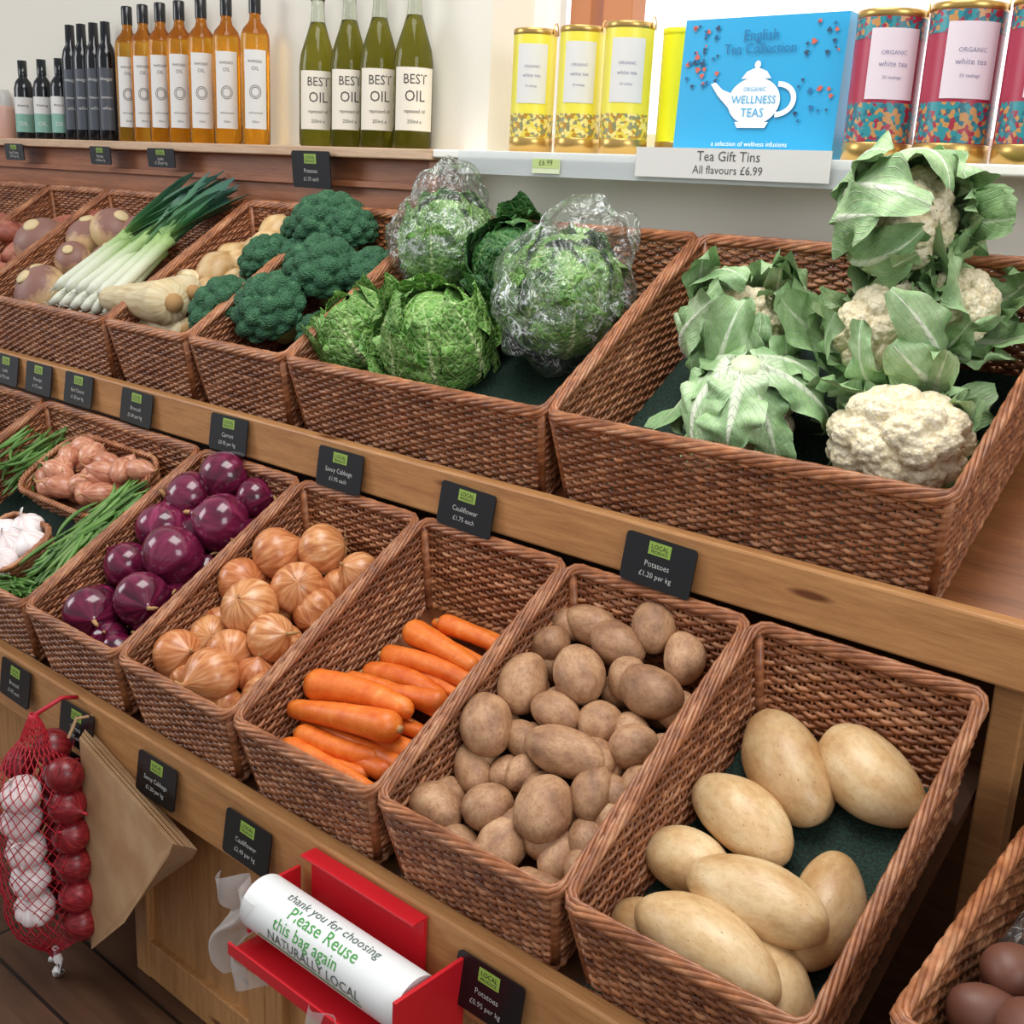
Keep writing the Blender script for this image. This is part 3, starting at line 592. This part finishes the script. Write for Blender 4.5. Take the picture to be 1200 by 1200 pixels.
# ------------------------------------------------------------------ price tags
names=["Potatoes","Cauliflower","Savoy Cabbage","Carrots","Broccoli","Red Onions","Parsnips","Leeks"]
prices=["£1.20 per kg","£1.75 each","£1.95 each","£0.95 per kg","£2.40 per kg"]
_ti=0
def tag(x,y,z,w=.125,h=.075,tilt=-8,roll=0,yaw=0):
    global _ti; mb=MB(); R=(Matrix.Rotation(math.radians(yaw),3,'Z')@Matrix.Rotation(math.radians(tilt),3,'X')@Matrix.Rotation(math.radians(roll),3,'Y'))
    M=np.eye(4)
    pts=[]; rc=.007
    for cx,cz,a0 in ((w/2-rc,h/2-rc,0),(-w/2+rc,h/2-rc,90),(-w/2+rc,-h/2+rc,180),(w/2-rc,-h/2+rc,270)):
        for a in np.radians(np.linspace(a0,a0+90,5)): pts.append((cx+rc*math.cos(a),cz+rc*math.sin(a)))
    n=len(pts); V=[(p[0],0,p[1]) for p in pts]+[(p[0],.003,p[1]) for p in pts]
    mb.add(np.array(V),[tuple(range(n)),tuple(range(2*n-1,n-1,-1))]+[(i,i+n,(i+1)%n+n,(i+1)%n) for i in range(n)],0)
    g=.0006
    mb.add(np.array([(-.018,-g,h*.16),(.018,-g,h*.16),(.018,-g,h*.42),(-.018,-g,h*.42)])*np.array([w/.115,1,1]),[(0,1,2,3)],2)
    M[1,3]=-g*1.5
    text(mb,"LOCAL",.009*w/.115,0,M,(0,h*.32)); text(mb,"PRODUCE",.006*w/.115,0,M,(0,h*.22)); text(mb,names[_ti%8],.0115*w/.115,1,M,(0,-h*.04)); text(mb,prices[_ti%5],.0105*w/.115,1,M,(0,-h*.26)); _ti+=1
    o=mb.build('price_tag',[M_black,M_tagW,M_tagG],False); o.location=(x,y,z); o.rotation_euler=R.to_euler(); return o
for x,z,r in ((-.165,.295,2),(-.555,.293,2),(-.879,.297,0),(-1.225,.304,-1),(-1.569,.304,1),(-1.819,.307,0),(-2.010,.306,0),(-2.178,.306,0)): tag(x,.408,z,roll=r)
for x,z,r in ((-.096,-.178,0),(-.605,-.184,1),(-.857,-.177,0),(-1.120,-.173,0),(-1.351,-.162,1)): tag(x,-.012,z,roll=r,w=.115)
for x,w in ((-2.987,.12),(-2.472,.11),(-2.160,.13),(-1.525,.14)): tag(x,.870,.847 if x<-2 else .835,w,.085 if x>-2 else .05,tilt=5)
mb=MB();boxm(mb,-1.044,-.15,.872,.874,.842,.888)
fm=NM('clear_acrylic',lin('#dfe4e6'),.15,Alpha=.45); mb.build('shelf_edge_strip',[fm.m],False)
M=np.eye(4); mb=MB(); boxm(mb,-.581,-.190,.864,.866,.850,.902); M[:3,3]=(-.385,.8635,.888)
text(mb,"Tea Gift Tins",.024,1,M); M[2,3]=.865; text(mb,"All flavours £6.99",.020,1,M)
mb.build('tea_gift_sign',[plain('card_grey','#d8d5d0',.5),plain('marker_ink','#55504a',.7)],False)
mb=MB(); boxm(mb,-.835,-.765,.868,.870,.848,.876); M[:3,3]=(-.80,.8675,.868); text(mb,"£6.99",.016,1,M)
boxm(mb,-.834,-.766,.8675,.868,.858,.8755,2); mb.build('shelf_price_label',[plain('label_pale','#d9e0b8',.5),plain('ink','#3c4030',.6),plain('label_green','#b9cc80',.5)],False)
# ------------------------------------------------------------------ bottles
def glass(name,c,tr=.6,rough=.05): return NM(name,lin(c),rough,Transmission_Weight=tr,IOR=1.3).m
G_am=glass('amber_oil_glass','#ffc648',.95); G_ol=glass('olive_oil_glass','#8f8a2c',.85); G_clear=glass('clear_glass','#dfe4d4',.9); G_amd=glass('amber_neck','#d08424',.85)
L_cream=plain('cream_label','#e9dfce',.6); L_white=plain('white_label','#dcdad6',.6); L_ink=plain('label_ink','#4a4240',.6); L_teal=plain('teal_label','#7fae9c',.5); L_grey=plain('grey_label','#4a5058',.5)
AZB=math.atan2(-.62,.78)
M_bg=plain('black_glass','#101216',.12);M_dg=plain('dark_glass','#14181a',.12);M_salt=plain('pink_salt','#d4a898',.4);M_cap=plain('grinder_cap','#c8c4c0',.3)
def bottle(kind,x,y):
    mb=MB(); z=0.889; sz=1.
    if kind=='amber':
        sz=1.10
        revolve(mb,[(0,0),(.033,0),(.036,.004),(.036,.228),(.034,.240)],28,0); revolve(mb,[(.034,.240),(.030,.250),(.016,.266),(.0135,.275),(.0135,.300),(0,.300)],28,4)
        revolve(mb,[(.0150,.284),(.0150,.325),(.013,.328),(0,.328)],20,1)
        cylpatch(mb,.0366,AZB,.80,.035,.205,2); cyltext(mb,"RAPESEED",.008,3,.0369,AZB,.180); cyltext(mb,"OIL",.012,3,.0369,AZB,.165)
        a=np.linspace(0,2*pi,24,endpoint=False)
        for rr in (.015,.011):
            V=np.concatenate([np.stack([rr*np.cos(a),rr*np.sin(a)],1),np.stack([(rr-.0015)*np.cos(a),(rr-.0015)*np.sin(a)],1)]); A=AZB+V[:,0]/.0369
            mb.add(np.stack([.0369*np.cos(A),.0369*np.sin(A),V[:,1]+.115],1),[(i,(i+1)%24,24+(i+1)%24,24+i) for i in range(24)],3)
        cyltext(mb,"cold pressed",.007,3,.0369,AZB,.07); cyltext(mb,"500ml",.007,3,.0369,AZB,.05); ms=[G_am,M_black,L_white,L_ink,G_amd]; nm='rapeseed_oil_bottle'
    elif kind=='green':
        sz=1.10
        revolve(mb,[(0,0),(.040,0),(.044,.005),(.044,.165),(.040,.190),(.024,.235),(.018,.255),(0,.255)],32,0)
        revolve(mb,[(.018,.255),(.0155,.28),(.0155,.308),(0,.308)],24,4); revolve(mb,[(.017,.298),(.017,.335),(0,.337)],20,1)
        cylpatch(mb,.0446,AZB,1.1,.035,.155,2); cyltext(mb,"BEST",.026,3,.045,AZB,.132)
        cyltext(mb,"OIL",.030,3,.045,AZB,.100); cyltext(mb,"rapeseed oil",.010,3,.045,AZB,.072); cyltext(mb,"250ml e",.010,3,.045,AZB,.052); ms=[G_ol,M_black,L_cream,L_ink,G_clear]; nm='olive_oil_bottle'
    elif kind=='tall':
        revolve(mb,[(0,0),(.025,0),(.027,.004),(.027,.23),(.022,.255),(.014,.27),(.0135,.325),(0,.327)],24,0)
        cylpatch(mb,.0274,AZB,.8,.03,.20,1); cyltext(mb,"vinegar",.013,2,.0278,AZB,.17); cyltext(mb,"balsamic",.010,2,.0278,AZB,.12);cyltext(mb,"-oOo-",.012,2,.0278,AZB,.09)
        ms=[M_bg,L_grey,L_white]; nm='balsamic_bottle'
    elif kind=='small':
        revolve(mb,[(0,0),(.027,0),(.029,.004),(.029,.15),(.024,.17),(.013,.185),(.0125,.20),(0,.20)],24,0); revolve(mb,[(.014,.19),(.014,.235),(0,.236)],18,0)
        cylpatch(mb,.0295,AZB,1.2,.02,.075,1); cylpatch(mb,.0295,AZB,1.2,.075,.125,2); cyltext(mb,"OIL",.018,2,.0298,AZB,.045); cyltext(mb,"dressing",.011,0,.0298,AZB,.10)
        ms=[M_dg,L_teal,L_white]; nm='dressing_bottle'
    else:
        revolve(mb,[(0,0),(.032,0),(.034,.004),(.034,.09),(.03,.10),(0,.10)],24,0); revolve(mb,[(.028,.10),(.028,.13),(.02,.15),(0,.15)],20,1); ms=[M_salt,M_cap]; nm='salt_grinder'
    o=mb.build(nm,ms); o.location=(x,y,z); o.scale=(1,1,sz); return o
for x in (-2.40,-2.32,-2.235,-2.145,-2.045,-1.935,-1.815): bottle('amber',x,.93)
for x in (-1.575,-1.462,-1.36,-1.247): bottle('green',x,.932)
for x in (-2.706,-2.641,-2.573,-2.508): bottle('tall',x,.925)
for x in (-3.008,-2.887,-2.78): bottle('small',x,.925)
for x in (-3.15,-3.24): bottle('salt',x,.925)
def pattern(name,base,a,b,c):
    n=NM(name,rough=.35); v=n.coord(); d=n.voro(v,150,'F1','Color'); s=n.sep(d); cc=n.ramp(s[0],[(.0,a),(.3,b),(.55,c),(.8,base)])
    for e in n.t.nodes:
        if e.type=='VALTORGB': e.color_ramp.interpolation='CONSTANT'
    n.col(cc); return n.m
PT_r=pattern('red_tin_pattern','#a02a40','#2f8a94','#c08a50','#2a6a7a'); PT_y=pattern('yellow_tin_pattern','#e0cc48','#b8862c','#8c8a60','#e8d880')
Y_bod=plain('yellow_tin','#ece04c',.35); R_bod=plain('red_tin','#a82a46',.35); B_tin=plain('bright_yellow_tin','#f6f42c',.35); M_pink=plain('pink_label','#e4d4dc',.5); M_tink=plain('tin_ink','#8a80a0',.6)
def tin(x,y,r,h,kind,az):
    mb=MB(); revolve(mb,[(0,0),(r,0),(r,.028),(r*.985,.029)],36,0); revolve(mb,[(r*.985,.028),(r*.985,h-.012)],36,1); revolve(mb,[(r*.985,h-.012),(r,h-.011),(r,h-.002),(r*.97,h),(0,h)],36,0 if kind!='b' else 1)
    R=r*.985+.0004
    if kind!='b':
        cylpatch(mb,R,az,1.5,.030,.075 if kind=='y' else .09,2,n=24); cylpatch(mb,R+.0002,az+.05,.72,.095,h-.03,3,n=20)
        if kind=='r': cylpatch(mb,R,az,1.5,h-.045,h-.013,2,n=24); cylpatch(mb,R,az+.05,.62,h-.10,h-.045,3)
        for k,(t,s,zz) in enumerate((("ORGANIC",.009,.165),("white tea",.012,.148),("20 teabags",.007,.128))): cyltext(mb,t,s*(r/.055),4,R+.0006,az+.05,zz)
    t=np.linspace(0,pi,14); o2=az+1.35; d=np.array([-math.sin(o2),math.cos(o2),0]); tube(mb,np.outer(np.cos(t)*.014,d)+np.outer(np.sin(t)*.022+h-.010,[0,0,1])+np.array([math.cos(o2),math.sin(o2),0])*r*.98,.0013,5,ref=(math.cos(o2),math.sin(o2),0),mat=0)
    o=mb.build('tea_tin',[M_gold,{'y':Y_bod,'r':R_bod,'b':B_tin}[kind],PT_y if kind=='y' else PT_r,L_white if kind!='r' else M_pink,M_tink]); o.location=(x,y,.889); return o
AZT=math.atan2(-.9,.55)
tin(-.912,.95,.045,.238,'y',AZT); tin(-.790,.95,.045,.238,'y',AZT); tin(-.676,.95,.047,.240,'y',AZT); tin(-.60,1.03,.046,.235,'b',AZT)
tin(-.152,.945,.056,.232,'r',AZT); tin(-.028,.945,.058,.236,'r',AZT); tin(.098,.945,.058,.238,'r',AZT)
mb=MB(); w,h=.322,.237; boxm(mb,-w/2,w/2,0,.07,0,h)
M=np.eye(4); M[1,3]=-.0035
text(mb,"English",.026,1,M,(0,.205)); text(mb,"Tea Collection",.024,1,M,(0,.183)); text(mb,"a selection of wellness infusions",.012,2,M,(0,.022))
a=np.linspace(0,2*pi,40,endpoint=False)
def poly(pts,mat,yy=-.003): mb.add(np.array([(p[0],yy,p[1]) for p in pts]),[tuple(range(len(pts)))],mat)
poly([( .052*math.cos(t),.095+.040*math.sin(t)) for t in a],2); poly([(-.028,.05),(.028,.05),(.034,.06),(-.034,.06)],2,-.0031)
poly([(-.030,.133),(.030,.133),(.020,.145),(.007,.150),(-.007,.150),(-.020,.145)],2,-.0031); poly([(.006*math.cos(t),.156+.007*math.sin(t)) for t in a],2,-.0031)
poly([(-.040,.075),(-.075,.105),(-.092,.125),(-.082,.128),(-.066,.115),(-.045,.108)],2,-.0031)
t=np.linspace(-pi/2,pi/2,20); V=[]
for tt in t: V+=[(.045+.038*math.cos(tt),-.0031,.098+.030*math.sin(tt)),(.045+.028*math.cos(tt),-.0031,.098+.021*math.sin(tt))]
mb.add(np.array(V),[(2*i,2*i+2,2*i+3,2*i+1) for i in range(19)],2)
M[1,3]=-.0042
for s_,t_,z_ in ((.010,"ORGANIC",.115),(.019,"WELLNESS",.097),(.021,"TEAS",.075)): text(mb,t_,s_,0,M,(0,z_))
for i in range(60):
    side=rng.choice([-1,1]); x=side*rng.uniform(.08,.15); zz=rng.uniform(.06,.225) if side>0 else rng.uniform(.12,.225); r=rng.uniform(.002,.005); b0=rng.uniform(0,6)
    poly([(x+r*(1+.5*math.cos(3*t+b0))*math.cos(t),zz+r*math.sin(t)) for t in a[::4]],int(rng.choice([3,4,1])),-.0033)
o=mb.build('tea_gift_box',[plain('blue_tin','#30a4d6',.3),plain('dark_blue_ink','#1e6c9c',.5),plain('white_print','#f2f4f2',.5),plain('coral_print','#d0604a',.5),plain('navy_print','#2a4a68',.5)],False)
b=o.modifiers.new('b','BEVEL');b.width=.012;b.segments=3;b.limit_method='ANGLE';b.angle_limit=1.2
o.location=(-.388,.935,.891); o.rotation_euler=(-.05,0,.0)
# ------------------------------------------------------------------ garlic net, paper bags, bag dispenser
M_net=plain('red_netting','#b81c2e',.5)
gn=obj('garlic_net_bag')
mb=MB(); bul=[(-1.112,-.262),(-1.118,-.316),(-1.108,-.372),(-1.100,-.428),(-1.092,-.484)]
for i,(x,z) in enumerate(bul): onion(mb,(x,-.126,z),.034,unit((rng.normal(0,.25)+.2,-.5,.8)),.85,.9,lobes=9)
mb.build('garlic_bulb',[M_garlic,M_garlic],True,gn)
mb=MB()
for i in range(6): onion(mb,(-1.058+.005*i,-.070,-.225-.058*i),.034,rax(),.95,.6)
for i in range(6): onion(mb,(-1.125+.004*i,-.055,-.20-.060*i),.034,rax(),.95,.6)
for i in range(6): onion(mb,(-1.180+.010*i,-.095,-.24-.056*i),.030,rax(),.95,.6)
mb.build('red_bulb',[skin('red_bulb_skin','#6e101a','#941e28','#b84038',.35),M_net],True,gn)
mb=MB()
def netp(a,t):
    z=-.125-.50*t; cx=-1.130-.006*np.sin(t*pi*.9)+.02*t; r=np.interp(t,[0,.1,.25,.6,.85,.95,1],[.006,.030,.088,.096,.084,.022,.005])*(1+.04*np.sin(t*50))
    return np.stack([cx+r*np.cos(a),-.085+r*.84*np.sin(a),z],-1)
t=np.linspace(0,1,80)
for i in range(26):
    for s in (1,-1): tube(mb,netp(2*pi*i/26+s*5.0*t,t),.0010,3,ref=(.3,.4,1))
tube(mb,[(-1.130,-.085,-.13),(-1.130,-.03,-.112),(-1.130,.0,-.12)],.004,6)
mb.build('net',[M_net],True,gn)
mb=MB(); tube(mb,[(-1.11,-.085,-.60),(-1.10,-.085,-.625),(-1.09,-.085,-.645),(-1.105,-.085,-.652)],[.006,.009,.006,.012],7); tube(mb,[(-1.11,-.085,-.62),(-1.13,-.085,-.64)],.006,6); mb.build('tie_tail',[plain('white_tie','#f0ebe8',.5)],True,gn)
M_paper=NM('brown_paper',rough=.75); M_paper.col(M_paper.ramp(M_paper.noise(M_paper.coord(),14,3),[(.3,'#aa8058'),(.7,'#c09c74')])); M_paper=M_paper.m
mb=MB()
for i in range(12):
    f=i/11; yy=-.004-.0030*i+rng.normal(0,.0004); A=(-1.095+.003*i,-.165); an=math.radians(-2+7*f)
    pts=[(0,0),(.345-.03*f,-.09),(.33-.03*f,-.115),(.14,-.30),(.02,-.41+.01*f),(-.01,-.32)]
    Q=[(A[0]+p[0]*math.cos(an)-p[1]*math.sin(an),A[1]+p[0]*math.sin(an)+p[1]*math.cos(an)) for p in pts]
    dy=[0,-.02*f,-.02*f,-.025*f,-.03*f,-.01*f]
    V=np.array([(q[0],yy+d,q[1]) for q,d in zip(Q,dy)]+[(q[0],yy+d+.0010,q[1]) for q,d in zip(Q,dy)]); n=len(Q)
    mb.add(V,[tuple(range(n)),tuple(range(2*n-1,n-1,-1))]+[(k,k+n,(k+1)%n+n,(k+1)%n) for k in range(n)])
tube(mb,[(-1.085,-.045,-.17),(-1.08,-.03,-.135),(-1.08,.0,-.14)],.003,6)
mb.build('paper_bags',[M_paper],False)
bd=obj('bag_roll_dispenser'); M_red=plain('red_metal','#cc1c28',.35)
boxo('back_plate',-.45,-.215,-.010,-.002,-.250,-.128,M_red,bd,.002)
boxo('top_lip',-.45,-.215,-.03,-.002,-.130,-.126,M_red,bd,.001)
boxo('end_plate_right',-.148,-.142,-.130,-.004,-.255,-.15,M_red,bd,.001); boxo('end_plate_left',-.486,-.480,-.10,-.004,-.240,-.17,M_red,bd,.001)
boxo('bottom_tray',-.485,-.145,-.130,-.004,-.258,-.253,M_red,bd,.001); boxo('tray_lip',-.485,-.145,-.134,-.130,-.258,-.238,M_red,bd,.001)
mb=MB(); x0,x1=-.472,-.156; cy,cz,r=-.080,-.190,.041
def xcyl(x0,x1,r,mat,inner=None):
    th=np.arange(40)*2*pi/40; ring=np.stack([cy+r*np.cos(th),cz+r*np.sin(th)],1)
    V=np.array([[(x0,*p),(x1,*p)] for p in ring]); mb.add(V,gridF(40,2,True),mat)
    if inner:
        for x in (x0,x1):
            V=np.array([[(x,cy+q*math.cos(t),cz+q*math.sin(t)) for q in (inner,(r+inner)/2,r)] for t in th]); mb.add(V,gridF(40,3,True),mat)
xcyl(x0,x1,r,0,.016); xcyl(x0-.004,x1+.004,.016,1,.011)
def rolltext(body,size,ang,mat,dx=0):
    V,F=textmesh(body,size); A=ang+V[:,1]/(r+.0008)
    mb.add(np.stack([V[:,0]+(x0+x1)/2+dx,cy-(r+.0008)*np.cos(A),cz+(r+.0008)*np.sin(A)],1),F,mat)
rolltext("thank you for choosing",.020,1.50,3); rolltext("Please Reuse",.027,1.02,2); rolltext("this bag again",.025,.48,2,-.02); rolltext("NATURALLY LOCAL",.021,-.02,3)
th=np.linspace(-.36,-.28,4); V=np.array([[(x,cy-(r+.0005)*math.cos(t),cz+(r+.0005)*math.sin(t)) for t in th] for x in (x0+.04,x1-.06)]); mb.add(V,gridF(2,4),2)
mb.build('bag_roll',[plain('white_film_roll','#e8eae8',.35),plain('card_core','#b8a890',.7),plain('green_print','#3f9a3c',.5),plain('dark_print','#5a6a60',.5)],True,bd)
mb=MB(); U,Vv=np.meshgrid(np.linspace(0,1,24),np.linspace(0,1,16),indexing='ij')
P=np.stack([-.56+.10*Vv+.02*np.sin(U*7),-.09-.02*np.sin(U*9+Vv*8)-.02*Vv,-.175-.17*U+.03*Vv],2); mb.add(P,gridF(24,16))
P=np.stack([-.30+.12*Vv,-.136-.008*np.sin(U*5+Vv*14),-.235-.12*U],2); mb.add(P,gridF(24,16))
fm=NM('translucent_bag',lin('#f0f2f0'),.25,Alpha=.4); mb.build('loose_bag',[fm.m],True,bd)
# ------------------------------------------------------------------ lights
def area(name,loc,tgt,size,power,color):
    l=bpy.data.lights.new(name,'AREA'); l.shape='SQUARE'; l.size=size; l.energy=power; l.color=color
    o=obj(name,l); o.location=loc; o.rotation_euler=(Vector(tgt)-Vector(loc)).to_track_quat('-Z','Y').to_euler(); return o
area('ceiling_softbox',(-.4,.05,2.7),(-.5,.4,.2),1.5,58,(1,.985,.96))
area('front_right_fill',(3.0,-1.2,2.0),(-.6,.4,.3),1.6,48,(.96,.98,1))  # added fill lamp, out of view at front right, brightens the stand
area('front_left_fill',(-4.5,-2.2,2.0),(-1.8,.5,.4),1.8,62,(.96,.98,1))  # added fill lamp, out of view at front left, no window modelled
w=bpy.data.worlds.new('sky');SC.world=w;w.use_nodes=True;t=w.node_tree;bg=t.nodes['Background']
tc=t.nodes.new('ShaderNodeTexCoord');sp=t.nodes.new('ShaderNodeSeparateXYZ');rp=t.nodes.new('ShaderNodeValToRGB')
rp.color_ramp.elements[0].position=.15;rp.color_ramp.elements[0].color=(.44,.45,.47,1);rp.color_ramp.elements[1].position=.6;rp.color_ramp.elements[1].color=(2.0,2.05,2.1,1)
t.links.new(tc.outputs['Generated'],sp.inputs[0]);t.links.new(sp.outputs[1],rp.inputs[0]);t.links.new(rp.outputs[0],bg.inputs[0]);bg.inputs[1].default_value=1.0
